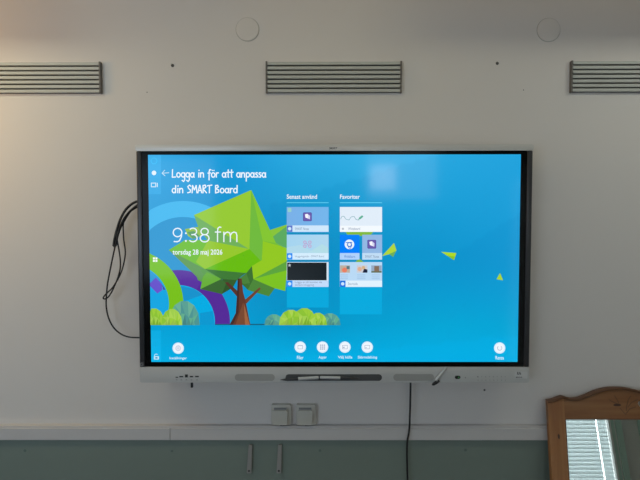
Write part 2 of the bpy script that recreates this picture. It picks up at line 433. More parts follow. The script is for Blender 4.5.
# ------------------------------------------------------------ the interactive display
YS = -0.10
disp = thing('interactive_display', 'large wall-mounted interactive display showing a blue home screen with a tree', 'display', (0, 0, 0.95))
bpy.context.view_layer.update()
TLs, BRs = at(147.9, 154.9, YS), at(517.6, 361.8, YS)
SX0, SX1, SZ0, SZ1 = -0.7144, 0.7144, 1.45-0.40185, 1.45+0.40185
XL, XR = -0.7590, 0.7590
ZT, ZB = at(334, 144.4, -0.108).z, at(334, 382.6, -0.106).z     # outer top / bottom
ZG = at(334, 367.3, -0.106).z    # lower end of black glass
ZTB = at(334, 150.7, -0.108).z   # underside of top bar
mk('rear_shell', M_shell, disp, lambda b: bx(b, XL+0.03, XR-0.03, -0.085, -0.035, ZB+0.02, ZT-0.02, 0.01))
mk('wall_mount', M_dark, disp, lambda b: (bx(b, -0.32, 0.32, -0.036, 0.0, 1.2, 1.6, 0.004)))
mk('glass_border', M_glassblack, disp, lambda b: (bx(b, XL+0.0205, XR-0.0205, YS+0.0008, -0.084, ZG-0.002, ZTB+0.002)))
for s in (-1, 1):
    x0, x1 = (XL, XL+0.0200) if s < 0 else (XR-0.0200, XR)
    mk('side_frame', M_side, disp, lambda b: bx(b, x0, x1, YS-0.004, -0.078, ZG, ZTB, 0.004, 3), True)
mk('top_bar', M_silver, disp, lambda b: prism(b, rrect(XL-0.001, XR+0.001, ZTB, ZT, 0.006), -0.108, -0.060, 0.003), True)
mk('lower_bezel', M_bezel, disp, lambda b: prism(b, rrect(XL+0.001, XR-0.001, ZB, ZG, 0.005), -0.106, -0.060, 0.0025), True)
mk('corner_badge', M_side, disp, lambda b: (bx(b, XL+0.002, XL+0.019, YS-0.0055, YS-0.003, ZG+0.002, ZG+0.021, 0.0008),))
mk('corner_badge_mark', M_silver, disp, lambda b: ([bx(b, XL+0.005+a, XL+0.006+a+c, YS-0.006, YS-0.0054, ZG+0.005+d, ZG+0.006+d+e) for a, c, d, e in ((0, 0.010, 0, 0), (0, 0.010, 0.011, 0), (0, 0, 0, 0.011), (0.006, 0.004, 0.005, 0))]))
YB = -0.106
def bpt(px, py): q = at(px, py, YB); return q.x, q.z
def brect(x0, y0, x1, y1):
    a, c = bpt(x0, y1), bpt(x1, y0); return a[0], c[0], a[1], c[1]
for (a, c) in ((234.8, 274.8), (393.3, 434.2)):
    mk('speaker_grille', M_grille, disp, lambda b: prism(b, stadium(*brect(a, 374.0, c, 380.8)), YB-0.0006, YB+0.002), False)
mk('pen_tray', M_tray, disp, lambda b: prism(b, stadium(*brect(285.5, 374.2, 382.0, 380.8)), YB-0.0008, YB+0.002), False)
def ports(b):
    for (x, y, w_, h_) in ((176.8, 377.2, 2.4, .9), (181.3, 376.6, 3.8, 1.2), (186.4, 375.9, 2.8, 3.0), (191.5, 376.6, 3.2, 1.3), (197.0, 376.5, 3.6, 1.3)):
        x0, x1, z0, z1 = brect(x-w_/2, y-h_/2, x+w_/2, y+h_/2); bx(b, x0, x1, YB-0.0007, YB+0.001, z0, z1)
mk('ports', M_print, disp, ports)
def picons(b):
    for x in (176.8, 181.4, 186.5, 191.5, 197.0):
        x0, x1, z0, z1 = brect(x-0.8, 379.5, x+0.7, 380.2); bx(b, x0, x1, YB-0.0006, YB+0.001, z0, z1)
mk('port_marks', M_icon, disp, picons)
mk('usb_receiver', M_print, disp, lambda b: bx(b, *[at(191, 384, -0.09).x, at(192.9, 384, -0.09).x], -0.096, -0.085, at(0, 387.3, -0.09).z, ZB+0.001, 0.0006))
def ctrl(b):
    for j, yy in enumerate((376.7, 380.1)):
        for i in range(8):
            x = 477.8+i*3.9+(0.3 if j else 0); s_ = 0.75 if i % 2 else 0.95
            if i == 0 and j == 0: s_ = 1.6
            q = bpt(x, yy); r_ = 0.0018*s_
            prism(b, circ(q[0], q[1], r_, 10), YB-0.0006, YB+0.001)
mk('control_icons', M_icon, disp, ctrl)
mk('sensor_window', M_print, disp, lambda b: prism(b, stadium(*brect(454.8, 375.6, 460.4, 378.9)), YB-0.0008, YB+0.001))
mk('indicator_light', M_led, disp, lambda b: prism(b, circ(*bpt(458.6, 377.3), 0.0032, 12), YB-0.0012, YB+0.001))
mk('small_button', M_icon, disp, lambda b: prism(b, circ(*bpt(465.4, 377.6), 0.0024, 12), YB-0.0008, YB+0.001))
mk('sticker', M_sticker, disp, lambda b: prism(b, rrect(*brect(514.6, 371.6, 527.3, 378.6), 0.002), YB-0.0006, YB+0.001))

# built-in font text as mesh, laid on a plane facing the room
def text_verts(s, bold=0.0):
    cu = bpy.data.curves.new('t', 'FONT'); cu.body = s; cu.size = 1.0; cu.offset = bold; cu.resolution_u = 3
    o = bpy.data.objects.new('t', cu); C.objects.link(o); bpy.context.view_layer.update()
    me = o.evaluated_get(bpy.context.evaluated_depsgraph_get()).to_mesh()
    vs = [v.co.copy() for v in me.vertices]; fs = [list(p.vertices) for p in me.polygons]
    bpy.data.objects.remove(o); bpy.data.curves.remove(cu)
    return vs, fs
def text_bm(b, s, x0, x1, z0, z1, y, bold=0.0):
    """text filling the given box (z0..z1 = full ink height)"""
    vs, fs = text_verts(s, bold)
    ax, bx_ = min(v.x for v in vs), max(v.x for v in vs); az, bz = min(v.y for v in vs), max(v.y for v in vs)
    nv = [b.verts.new((x0+(v.x-ax)/(bx_-ax)*(x1-x0), y, z0+(v.y-az)/(bz-az)*(z1-z0))) for v in vs]
    for f in fs:
        try: b.faces.new([nv[i] for i in f])
        except ValueError: pass
def flat(name, m, parent, fn):
    bm = bmesh.new(); fn(bm)
    for f in bm.faces:
        f.normal_update()
        if f.normal.y > 0: f.normal_flip()
    me = bpy.data.meshes.new(name); bm.to_mesh(me); bm.free(); me.materials.append(m)
    o = bpy.data.objects.new(name, me); C.objects.link(o); o.parent = parent
    o.matrix_parent_inverse = parent.matrix_basis.inverted(); return o
q0, q1 = at(329.3, 149.2, -0.108), at(337.2, 147.2, -0.108)
flat('maker_lettering', M_print, disp, lambda b: text_bm(b, 'SMART', q0.x, q1.x, q0.z, q1.z, -0.1083, 0.01))
def stk(b):
    x0, x1, z0, z1 = brect(517.0, 371.9, 520.8, 374.8); text_bm(b, 'R', x0, (x0+x1)/2, z0, z1, YB-0.0009, 0.03)
    text_bm(b, 'N', (x0+x1)/2+0.0005, x1, z0, z1, YB-0.0009, 0.03)
    x0, x1, z0, z1 = brect(516.0, 376.6, 522.5, 377.8); text_bm(b, 'MODEL', x0, x1, z0, z1, YB-0.0009, 0.01)
flat('sticker_print', M_print, disp, stk)

# ---- the picture on the lit panel: flat shapes of light, each a hair in front of the last
class Pic:
    def __init__(s): s.v = []; s.f = []; s.c = []
    def face(s, pts, col, layer):
        """pts in panel layout units, col one sRGB colour or one per point"""
        n = len(s.v); y = YS-0.00012*layer
        for p in pts:
            q = at(p[0], p[1], YS)
            s.v.append((min(max(q.x, SX0), SX1), y, min(max(q.z, SZ0), SZ1)))
        idx = list(range(n, n+len(pts)))
        ar = sum(s.v[idx[i]][0]*s.v[idx[(i+1) % len(idx)]][2]-s.v[idx[(i+1) % len(idx)]][0]*s.v[idx[i]][2] for i in range(len(idx)))
        cols = [col]*len(pts) if not isinstance(col[0], (tuple, list)) else list(col)
        if ar < 0: idx.reverse(); cols.reverse()
        s.f.append(idx); s.c += [lin(c) for c in cols]
    def rect(s, x0, y0, x1, y1, col, layer): s.face([(x0, y0), (x1, y0), (x1, y1), (x0, y1)], col, layer)
    def disc(s, cx, cy_, r, col, layer, n=28): s.face(circ(cx, cy_, r, n), col, layer)
    def ring(s, cx, cy_, r0, r1, col, layer, clip=None, a0=0, a1=360, n=120):
        k = max(3, int(n*(a1-a0)/360))
        for i in range(k):
            t0, t1 = R(a0+(a1-a0)*i/k), R(a0+(a1-a0)*(i+1)/k)
            ps = [(cx+r*math.cos(t), cy_+r*math.sin(t)) for r, t in ((r0, t0), (r1, t0), (r1, t1), (r0, t1))]
            if clip:
                x0, y0, x1, y1 = clip
                if all(p[1] >= y1 for p in ps) or all(p[0] <= x0 for p in ps): continue
                ps = [(min(max(px, x0), x1), min(max(py, y0), y1)) for px, py in ps]
            c = col(sum(p[0] for p in ps)/4, sum(p[1] for p in ps)/4) if callable(col) else col
            s.face(ps, c, layer)
    def stroke(s, pts, wd, col, layer):
        for i in range(len(pts)-1):
            (x0, y0), (x1, y1) = pts[i], pts[i+1]; d = math.hypot(x1-x0, y1-y0)
            if d < 1e-6: continue
            ux, uy = (x1-x0)/d*wd/2, (y1-y0)/d*wd/2
            s.face([(x0-uy-ux*.5, y0+ux-uy*.5), (x0+uy-ux*.5, y0-ux-uy*.5), (x1+uy+ux*.5, y1-ux+uy*.5), (x1-uy+ux*.5, y1+ux+uy*.5)], col, layer)
    def text(s, t, x0, x1, ytop, ybot, col, layer, bold=0.0):
        vs, fs = text_verts(t, bold)
        ax, b_ = min(v.x for v in vs), max(v.x for v in vs); az, bz = min(v.y for v in vs), max(v.y for v in vs)
        P = [(x0+(v.x-ax)/(b_-ax)*(x1-x0), ybot-(v.y-az)/(bz-az)*(ybot-ytop)) for v in vs]
        for f in fs: s.face([P[i] for i in f], col, layer)
    def build(s, name, parent, label=None):
        me = bpy.data.meshes.new(name); me.from_pydata(s.v, [], s.f); me.materials.append(M_screen)
        ca = me.color_attributes.new('Pixels', 'FLOAT_COLOR', 'CORNER')
        for i, c in enumerate(s.c): ca.data[i].color = (*c, 1)
        o = bpy.data.objects.new(name, me); C.objects.link(o); o.parent = parent
        o.matrix_parent_inverse = parent.matrix_world.inverted() if parent.type == 'EMPTY' else Matrix()
        if label: o['label'] = label
        return o

def lerp(a, b, t): t = min(max(t, 0), 1); return tuple(x+(y-x)*t for x, y in zip(a, b))
def sky(x, y):
    """the wallpaper: blue, lighter at the top, cyan at the bottom, with soft diagonal facets"""
    ks = [(150, (52, 168, 228), (28, 150, 208), (0, 160, 214)), (230, (22, 154, 216), (18, 140, 200), (0, 158, 212)),
          (300, (42, 169, 224), (8, 140, 194), (0, 146, 196)), (360, (48, 172, 226), (8, 148, 202), (0, 158, 208)),
          (440, (42, 172, 228), (10, 152, 208), (0, 166, 214)), (521, (38, 168, 226), (24, 158, 216), (0, 164, 214))]
    for i in range(len(ks)-1):
        if x <= ks[i+1][0] or i == len(ks)-2:
            t = (x-ks[i][0])/(ks[i+1][0]-ks[i][0]); top, mid, bot = (lerp(ks[i][k], ks[i+1][k], t) for k in (1, 2, 3)); break
    c = lerp(top, mid, (y-155)/100) if y < 255 else lerp(mid, bot, (y-255)/70)
    if y >= 325: c = lerp(c, (0, 172, 226), (y-325)/32)
    # diagonal facet edges
    fd = 1.0 if y < 270 else max(0.0, (326-y)/56)
    if y < 326:
        if y > 205-(x-270)*0.30 and x > 268: c = lerp(c, (0, 130, 190), 0.14*fd)
        if y > 300-(x-380)*0.62 and x > 330: c = lerp(c, (0, 132, 194), 0.16*fd)
    elif y > 330 and (x-150)*0.10+y > 372: c = lerp(c, (0, 178, 232), 0.3)
    return c

scr = Pic(); NX, NY = 93, 53
xs = [147+(521.5-147)*i/NX for i in range(NX+1)]; ys = [154+(362.5-154)*j/NY for j in range(NY+1)]
ys = sorted(set(ys+[325.0, 325.01]))
for i in range(NX):
    for j in range(len(ys)-1):
        q = [(xs[i], ys[j]), (xs[i+1], ys[j]), (xs[i+1], ys[j+1]), (xs[i], ys[j+1])]
        scr.face(q, [sky(*p) for p in q], 0)
screen = scr.build('screen', disp, 'lit screen with a blue wallpaper')
bpy.context.view_layer.update()

CL = (147, 150, 400, 325)
# wallpaper shapes: rings
rg = Pic()
rg.ring(183, 266, 0, 49, (36, 150, 208), 1, CL)
rg.ring(183, 266, 49, 65, lambda x, y: (66, 184, 238) if y < 235 else (30, 160, 218), 2, CL, 150, 345)
rg.ring(178, 322, 0, 37, lambda x, y: (0, 172, 228), 2, CL)
rg.face([(182.5, 286.5), (194, 288.8), (203, 294.8), (184, 301.5), (178, 300), (176, 286)], (22, 146, 204), 3)
rg.face([(213, 311), (214.6, 324.9), (200, 324.9), (200, 313)], (8, 152, 208), 3)
rg.ring(178, 322, 37, 52, lambda x, y: (84, 42, 150) if x > 200 else (88, 48, 158), 3, CL)
rg.ring(129, 304, 0, 40, (20, 166, 226), 4, CL)
rg.face([(147, 272), (152, 272), (160, 279.5), (150, 285), (147, 284)], (44, 156, 214), 5)
rg.face([(147, 283), (156, 277.5), (162, 284), (162.5, 290), (157.5, 293.5), (147, 286)], (104, 84, 204), 6)
rg.face([(158, 278.5), (165.5, 289.5), (163.5, 290), (162, 284.5)], (78, 50, 160), 6)
rg.ring(129, 304, 40, 54.5, (120, 192, 26), 7, CL)
rg.build('ring_pattern', screen)

# tree
tr = Pic()
G = lambda pts, col, l=9: tr.face(pts, col, l)
G([(168.7, 250), (201, 255), (210, 268), (199.7, 269), (203.6, 274), (201, 281), (192, 272)], (96, 154, 84))
G([(168.7, 250), (185, 240), (208, 240), (214, 258), (205, 269), (190, 261)], (112, 190, 44), 10)
G([(208, 240.5), (249.5, 249), (205, 269), (196, 262)], (150, 200, 44), 11)
G([(185, 229), (203, 226), (210, 233), (193, 239), (188, 236)], (146, 190, 66), 9)
G([(187, 232), (194, 231), (200, 236), (193, 239)], (90, 156, 100), 10)
G([(194, 215), (249.5, 249), (208, 240.5), (199, 229)], (112, 176, 92), 11)
G([(194, 215), (251.3, 190), (249.5, 249.3)], (150, 202, 52), 12)
G([(251.3, 190), (262.8, 241), (262, 262), (249.3, 249)], (112, 186, 62), 12)
G([(251.3, 190), (270, 230), (276, 243), (262.8, 241)], (132, 198, 50), 12)
G([(270, 230), (287, 224.5), (287, 232), (273, 236.5)], (136, 196, 58), 12)
G([(273, 236.5), (287, 226), (287, 248), (276, 243)], (92, 170, 96), 13)
G([(262.8, 241), (287, 248), (287, 262), (262, 260)], (146, 200, 34), 12)
G([(249.5, 249), (262, 262), (252, 266), (246.5, 273), (205, 269)], (104, 188, 14), 13)
G([(205, 269), (246.5, 273), (242.5, 275.5), (237, 280), (221.5, 279)], (62, 122, 54), 13)
G([(207, 272), (221.4, 279), (200.5, 289), (203, 277)], (104, 174, 56), 14)
G([(221.4, 279), (200.5, 289), (222, 294), (227, 283)], (58, 104, 50), 14)
G([(222, 279), (237, 280), (233, 287.5), (226.5, 284)], (52, 92, 44), 14)
G([(226.5, 282.5), (233, 287.5), (222, 294)], (46, 84, 40), 15)
G([(252, 266), (246, 273.5), (237, 280), (243, 285), (248, 290), (253.4, 279)], (60, 112, 50), 14)
G([(237, 280), (246.5, 273.3), (250, 283), (244, 284)], (74, 128, 58), 15)
G([(253.4, 279), (275, 288), (269, 296.3), (247.5, 290)], (76, 134, 58), 14)
G([(252, 266), (262, 260), (262, 255), (287, 254), (287, 262), (253.4, 279)], (146, 200, 34), 15)
G([(253.4, 279), (287, 261), (287, 270.5)], (92, 164, 62), 16)
G([(253.4, 279), (287, 270), (285.3, 291), (275, 288.3)], (124, 194, 34), 16)
G([(262.8, 241), (270, 230), (276, 243), (287, 248.3)], (118, 188, 56), 11)
G([(190, 258), (222, 262), (222, 279), (206, 284), (198, 280)], (92, 156, 74), 8)
# trunk and branches
G([(225, 282.5), (228, 282), (238.3, 291.5), (237.5, 297)], (86, 52, 40), 17)
G([(259.5, 287.3), (261, 288.5), (246.5, 303.5), (243.5, 301)], (112, 66, 48), 17)
G([(237.8, 278.5), (241.8, 278.5), (243.2, 292), (245.6, 300.5), (250.4, 324.7), (229.6, 324.7), (235.8, 313), (237, 296)], (98, 56, 42), 18)
G([(244, 303), (249.8, 324.7), (245, 324.7)], (158, 100, 66), 19)
G([(243.3, 302), (245.3, 324.7), (235.6, 324.7)], (120, 72, 50), 19)
G([(237.8, 278.5), (239.5, 278.5), (238.6, 312), (233, 324.7), (229.6, 324.7), (235.8, 313), (237, 296)], (68, 42, 38), 19)
G([(215, 324), (300, 323.6), (300, 325), (215, 325)], (20, 92, 120), 8)
tr.build('tree_picture', screen, 'picture of a faceted green tree with brown trunk')

def bush(cx, base, rx, ry, cols, layer, name='bush_picture'):
    p = Pic(); n = 7
    top = [(cx+rx*math.cos(math.pi*(1-i/n)), base-ry*math.sin(math.pi*i/n)**0.85) for i in range(n+1)]
    mid = [(cx+(x-cx)*0.6+random.uniform(-1.6, 1.6), base-(base-y)*random.uniform(.35, .62)) for x, y in top]
    bot = [(cx+rx*(2*i/n-1), base) for i in range(n+1)]
    for i in range(n):
        k = random.choice((0, 1, 2, 3)); c = cols[k % len(cols)]; e = cols[(k+1) % len(cols)]; h = cols[(k+2) % len(cols)]
        p.face([top[i], top[i+1], mid[i+1]], c, layer); p.face([top[i], mid[i+1], mid[i]], e, layer)
        p.face([mid[i], mid[i+1], bot[i]], h, layer); p.face([mid[i+1], bot[i+1], bot[i]], tuple(v*0.88 for v in e), layer)
    p.build(name, screen)
teal = [(108, 176, 150), (90, 160, 148), (78, 148, 146), (98, 172, 142)]
lime = [(172, 212, 84), (156, 204, 60), (140, 194, 54), (160, 206, 78)]
bush(184.5, 325, 15.5, 24.5, teal, 20); bush(154, 325, 11, 17, lime, 21); bush(172, 325, 10.5, 16.5, lime, 22)
bush(274, 325, 9.5, 11, teal, 20); bush(330, 325, 10.5, 12, teal, 20)
bush(318, 325, 9, 12.5, lime, 21); bush(291, 325, 12, 15.5, lime, 22); bush(304.5, 325, 12, 17.3, lime, 23)

# drifting shards
for fs in ([([(382, 256), (394, 243), (396.4, 250.5), (392, 253.5)], (178, 214, 60), 9), ([(389, 254), (396.2, 250.8), (393, 257)], (110, 176, 90), 10)],
           [([(441, 251.8), (456.3, 253), (454, 260)], (176, 216, 40), 9), ([(447, 255.5), (455, 256.5), (453.6, 260)], (140, 196, 40), 10)],
           [([(500, 273), (503, 280.3), (496.4, 279.2)], (170, 212, 50), 9)], [([(345, 231), (374, 231), (370, 236), (348, 236)], (130, 186, 60), 9)],
           [([(355, 262.5), (359, 258), (364, 262.5)], (130, 180, 70), 9)]):
    sh = Pic()
    for f in fs: sh.face(*f)
    sh.build('shard_picture', screen)

# side strip with icons
sd = Pic(); sl2 = Pic()
for j in range(26):
    y0, y1 = 154+208.5*j/26, 154+208.5*(j+1)/26
    q_ = sd if y1 < 200 else sl2
    if y1 < 200 or y0 > 325: q_.rect(147, y0, 161.0, y1, tuple(min(255, v+9) for v in sky(150, (y0+y1)/2)), 1)
sl2.build('side_strip', screen)
sd.build('side_strip', screen); sd = Pic()
sd.ring(154.3, 161, 2.4, 3.4, (64, 190, 246), 26)
sd.build('side_icon', screen); sd = Pic()
sd.disc(154.3, 173, 2.3, (232, 244, 255), 26, 16); sd.build('side_icon', screen); sd = Pic()
for (x0, y0, x1, y1) in ((151.2, 182.7, 156.4, 183.6), (151.2, 186.4, 156.4, 187.3), (151.2, 182.7, 152.1, 187.3), (155.5, 182.7, 156.4, 187.3), (157, 182.9, 158.1, 187.1)):
    sd.rect(x0, y0, x1, y1, (206, 232, 250), 26)
sd.build('side_icon', screen); sd = Pic()
for a in (0, 2.5):
    for c in (0, 2.5): sd.rect(153.2+a, 257.3+c, 155.2+a, 259.3+c, (244, 250, 246), 26)
sd.build('side_icon', screen); sd = Pic()
sd.rect(154.2, 356, 159.2, 359.3, (196, 234, 250), 26); sd.rect(155.6, 357, 157.8, 358.4, (40, 130, 190), 27)
sd.ring(156.4, 355.4, 1.2, 1.9, (196, 234, 250), 26, a0=170, a1=330, n=36)
sd.build('side_icon', screen)

# ---- handwriting: single-stroke letters, x-height 1
def arc(cx, cz, rx, rz, a0, a1, n=10): return [(cx+rx*math.cos(R(a0+(a1-a0)*i/n)), cz+rz*math.sin(R(a0+(a1-a0)*i/n))) for i in range(n+1)]
HW = {
 'L': (0.85, [[(0.15, 1.6), (0.1, 0.02), (0.75, 0.08)]]), 'o': (0.85, [arc(.4, .48, .33, .46, 80, 440)]),
 'g': (0.85, [arc(.4, .5, .32, .45, 60, 420), [(.72, .95), (.7, -.5), (.5, -.85), (.2, -.6)]]),
 'a': (0.88, [arc(.38, .48, .3, .45, 60, 400), [(.72, .95), (.68, .1), (.8, .02)]]),
 'i': (0.4, [[(.2, .95), (.18, .02)], [(.22, 1.35), (.24, 1.5)]]),
 'n': (0.85, [[(.1, .95), (.1, 0)], [(.1, .65), (.35, .95), (.6, .85), (.65, .5), (.65, 0)]]),
 'f': (0.65, [[(.65, 1.5), (.42, 1.6), (.3, 1.2), (.28, -.55)], [(.05, .85), (.55, .9)]]),
 'ö': (0.85, [arc(.4, .48, .33, .46, 80, 440), [(.25, 1.35), (.26, 1.45)], [(.55, 1.35), (.56, 1.45)]]),
 'r': (0.6, [[(.12, .95), (.12, 0)], [(.12, .6), (.3, .92), (.55, .9)]]),
 't': (0.62, [[(.3, 1.55), (.28, .1), (.4, 0)], [(.02, 1.0), (.6, 1.05)]]),
 'p': (0.85, [[(.12, .95), (.12, -.8)], arc(.42, .5, .3, .45, 150, -150)]),
 's': (0.62, [[(.52, .9), (.25, .95), (.12, .72), (.5, .35), (.4, .05), (.06, .08)]]),
 'd': (0.88, [arc(.38, .48, .3, .45, 60, 400), [(.7, 1.55), (.68, .02)]]),
 'S': (0.8, [[(.7, 1.35), (.45, 1.6), (.15, 1.3), (.3, .9), (.62, .6), (.55, .15), (.1, .05)]]),
 'M': (1.05, [[(.1, 0), (.18, 1.55), (.5, .6), (.82, 1.55), (.95, 0)]]), 'A': (0.85, [[(.05, 0), (.4, 1.6), (.75, 0)], [(.15, .5), (.66, .5)]]),
 'R': (0.85, [[(.12, 0), (.12, 1.5), (.5, 1.6), (.62, 1.2), (.15, .8), (.75, 0)]]), 'T': (0.8, [[(.4, 1.5), (.38, 0)], [(0, 1.45), (.85, 1.6)]]),
 'B': (0.88, [[(.12, 0), (.12, 1.5), (.5, 1.55), (.6, 1.2), (.15, .85), (.62, .65), (.68, .2), (.12, 0)]]), ' ': (0.55, []) }
def hand(p, s, x0, x1, base, xh, wd, col, layer):
    tot = sum(HW[c][0] for c in s); k = (x1-x0)/tot; x = x0
    for c in s:
        w_, st = HW[c]
        for line in st: p.stroke([(x+a*k, base-z*xh) for a, z in line], wd, col, layer)
        x += w_*k
gt = Pic(); WH = (236, 246, 255)
gt.stroke([(169.2, 172.8), (162.3, 173.3)], 0.8, (190, 226, 246), 26); gt.stroke([(165, 170.3), (162.3, 173.3), (165.3, 175.9)], 0.8, (190, 226, 246), 26)
hand(gt, 'Logga in för att anpassa', 172, 266.5, 177.4, 4.9, 1.15, WH, 26)
hand(gt, 'din SMART Board', 172, 238.3, 193.0, 4.9, 1.15, WH, 26)
gt.build('greeting_text', screen, 'white handwritten greeting text')

ck = Pic(); L = 26; cw = 1.15
def dg(lines, x0, x1, y0, y1):
    for ln in lines: ck.stroke([(x0+a*(x1-x0), y1-z*(y1-y0)) for a, z in ln], cw, WH, L)
dg([arc(.48, .68, .43, .30, 0, 360, 20), [(.91, .70), (.86, .38), (.68, .1), (.45, .02), (.12, .04)]], 173, 183, 228, 242)
for yy in (233.2, 240.9): ck.disc(186.1, yy, 0.95, WH, L, 10)
dg([arc(.42, .76, .42, .23, 140, -85, 12)+arc(.42, .28, .47, .26, 85, -140, 14), [(.28, .53), (.45, .53)]], 189.3, 198.3, 228, 242)
dg([arc(.5, .75, .38, .23, 0, 360, 18), arc(.5, .27, .46, .26, 0, 360, 20)], 200, 209.6, 228, 242)
dg([[(1.0, 1.0), (.75, 1.02), (.48, .93), (.42, .75), (.42, .02)], [(.02, .68), (.95, .68)]], 215.2, 221.2, 227.3, 242)
dg([[(.03, .98), (.03, .02)], [(.03, .65), (.15, .9), (.3, .98), (.45, .9), (.5, .65), (.5, .02)], [(.5, .65), (.62, .9), (.77, .98), (.92, .9), (.97, .65), (.97, .02)]], 223.6, 237.4, 231.8, 242)
ck.build('clock_text', screen, 'thin white clock reading 9:38 fm'); ck = Pic()
ck.text('torsdag 28 maj 2026', 172.8, 222.6, 249.3, 256.2, WH, L, 0.014)
ck.build('date_text', screen)

# ---- app tiles
hd = Pic()
hd.text('Senast använd', 286.8, 317, 194.4, 198.9, WH, 26, 0.014); hd.text('Favoriter', 340, 359.8, 194.6, 198.9, WH, 26, 0.014)
hd.rect(286.8, 202.3, 328.6, 203.1, (92, 204, 238), 25); hd.rect(340, 202.3, 382, 203.1, (92, 204, 238), 25)
hd.build('column_headings', screen)
def tile(x0, y0, x1, y1, fy, body, foot, grad=None):
    p = Pic(); p.face([(x0, y0), (x1, y0), (x1, fy), (x0, fy)], [body, grad or body, grad or body, body], 24); p.rect(x0, fy, x1, y1, foot, 24); return p
def cube_icon(p, cx, cy_, s=4.4):
    p.face(rrect(cx-s, cx+s, cy_-s, cy_+s, 1.1), (84, 70, 156), 25); p.face(rrect(cx-s+.5, cx+s-.5, cy_-s+.5, cy_+s-.5, 1.0), (108, 92, 172), 26)
    p.face([(cx-2.4, cy_-2.4), (cx+.2, cy_-3.0), (cx+.8, cy_+1.8), (cx-1.9, cy_+.8)], (250, 250, 255), 27)
    p.face([(cx+.2, cy_-3.0), (cx+2.7, cy_-.9), (cx+2.5, cy_+2.5), (cx+.8, cy_+1.8)], (214, 214, 240), 27)
def badge(p, x0, y0, col=(40, 142, 244)):
    p.rect(x0, y0, x0+5.6, y0+6.3, col, 26); p.disc(x0+2.8, y0+3.2, 1.7, (206, 232, 255), 27, 12)
def small(p, t, x0, x1, yc, col=(120, 140, 170)): p.text(t, x0, x1, yc-1.3, yc+1.3, col, 27, 0.0)
t = tile(286.8, 207, 328.6, 231.9, 225.4, (122, 176, 232), (208, 232, 252), (116, 182, 236)); cube_icon(t, 307.4, 216.8)
t.rect(287.8, 208, 291.4, 212, (150, 208, 204), 25); badge(t, 286.9, 225.5, (96, 120, 200)); small(t, 'SMART Notes', 295, 309, 228.8); t.build('app_tile', screen, 'pale blue tile with a purple cube icon')
t = tile(286.8, 234.6, 328.6, 259.6, 253, (164, 212, 240), (214, 238, 254), (176, 216, 240))
t.face([(287, 252.9), (287, 247), (300, 245), (316, 252.9)], (178, 218, 236), 25); t.face([(308, 252.9), (322, 244), (328.6, 248), (328.6, 252.9)], (180, 222, 232), 25)
for a, c in ((304.9, 242.2), (309.9, 242.2), (304.9, 246.1), (309.9, 246.1)): t.ring(a, c, 0.9, 1.7, (196, 160, 206), 26, n=24)
t.stroke([(306, 243), (308.8, 245.6)], .7, (186, 150, 204), 26); badge(t, 286.9, 253.1); small(t, 'Inloggningssidan - SMART Board', 295, 324, 256.5); t.build('app_tile', screen, 'light tile with pink link icon')
t = tile(286.8, 262, 328.6, 286.8, 280.4, (214, 228, 240), (196, 220, 250)); t.face([(287.2, 262.5), (326.6, 262.5), (326.6, 280.2), (287.2, 280.2)], [(34, 40, 46), (24, 32, 38), (26, 34, 40), (38, 46, 52)], 25)
t.face([(289.6+(1.9 if k % 2 == 0 else .8)*math.sin(R(36*k)), 265.2-(1.9 if k % 2 == 0 else .8)*math.cos(R(36*k))) for k in range(10)], (190, 200, 205), 26)
badge(t, 286.9, 280.5); small(t, 'Logga in till kontot via', 295, 322, 282.3); small(t, 'skolans inloggning', 295, 314, 285.0); t.build('app_tile', screen, 'black tile with a small star')
t = tile(339.8, 207, 382, 231.9, 225.7, (226, 238, 250), (244, 250, 255))
t.stroke([(340.6, 219), (342, 216.3), (344, 216.3), (346, 219.3), (349, 220), (351, 217), (354, 216.3), (356, 219.5), (359, 220.2)], 0.5, (120, 170, 180), 26)
t.face([(358, 219.8), (359.2, 217.4), (362, 215.2), (363.4, 216.6), (360.6, 219)], (96, 176, 150), 26)
t.disc(342.9, 228.8, 1.2, (190, 195, 205), 26, 10); small(t, 'Whiteboard', 348, 360, 228.7); t.build('app_tile', screen, 'white tile with a green pencil line')
t = tile(339.8, 234.7, 359.4, 259.6, 253, (0, 128, 250), (176, 210, 252)); t.disc(349.4, 244.3, 4.8, (236, 246, 255), 26)
t.ring(349.4, 244.5, 1.5, 2.5, (40, 110, 210), 27); t.stroke([(345.8, 242.5), (352, 242.3)], .7, (40, 110, 210), 27); t.stroke([(347.6, 245.4), (349.4, 248.4)], .7, (40, 110, 210), 27); t.stroke([(351.8, 245.3), (350, 248.6)], .7, (40, 110, 210), 27)
small(t, 'Webbläsare', 344, 355, 256.4, (70, 120, 200)); t.build('app_tile', screen, 'saturated blue tile with white round icon')
t = tile(362.2, 234.7, 382, 259.6, 253, (146, 184, 228), (194, 222, 246)); cube_icon(t, 371.7, 244.2); small(t, 'SMART Notes', 365, 379, 256.4); t.build('app_tile', screen, 'narrow pale tile with a purple cube icon')
t = tile(339.8, 262, 382, 286.8, 280.5, (186, 218, 246), (226, 242, 254))
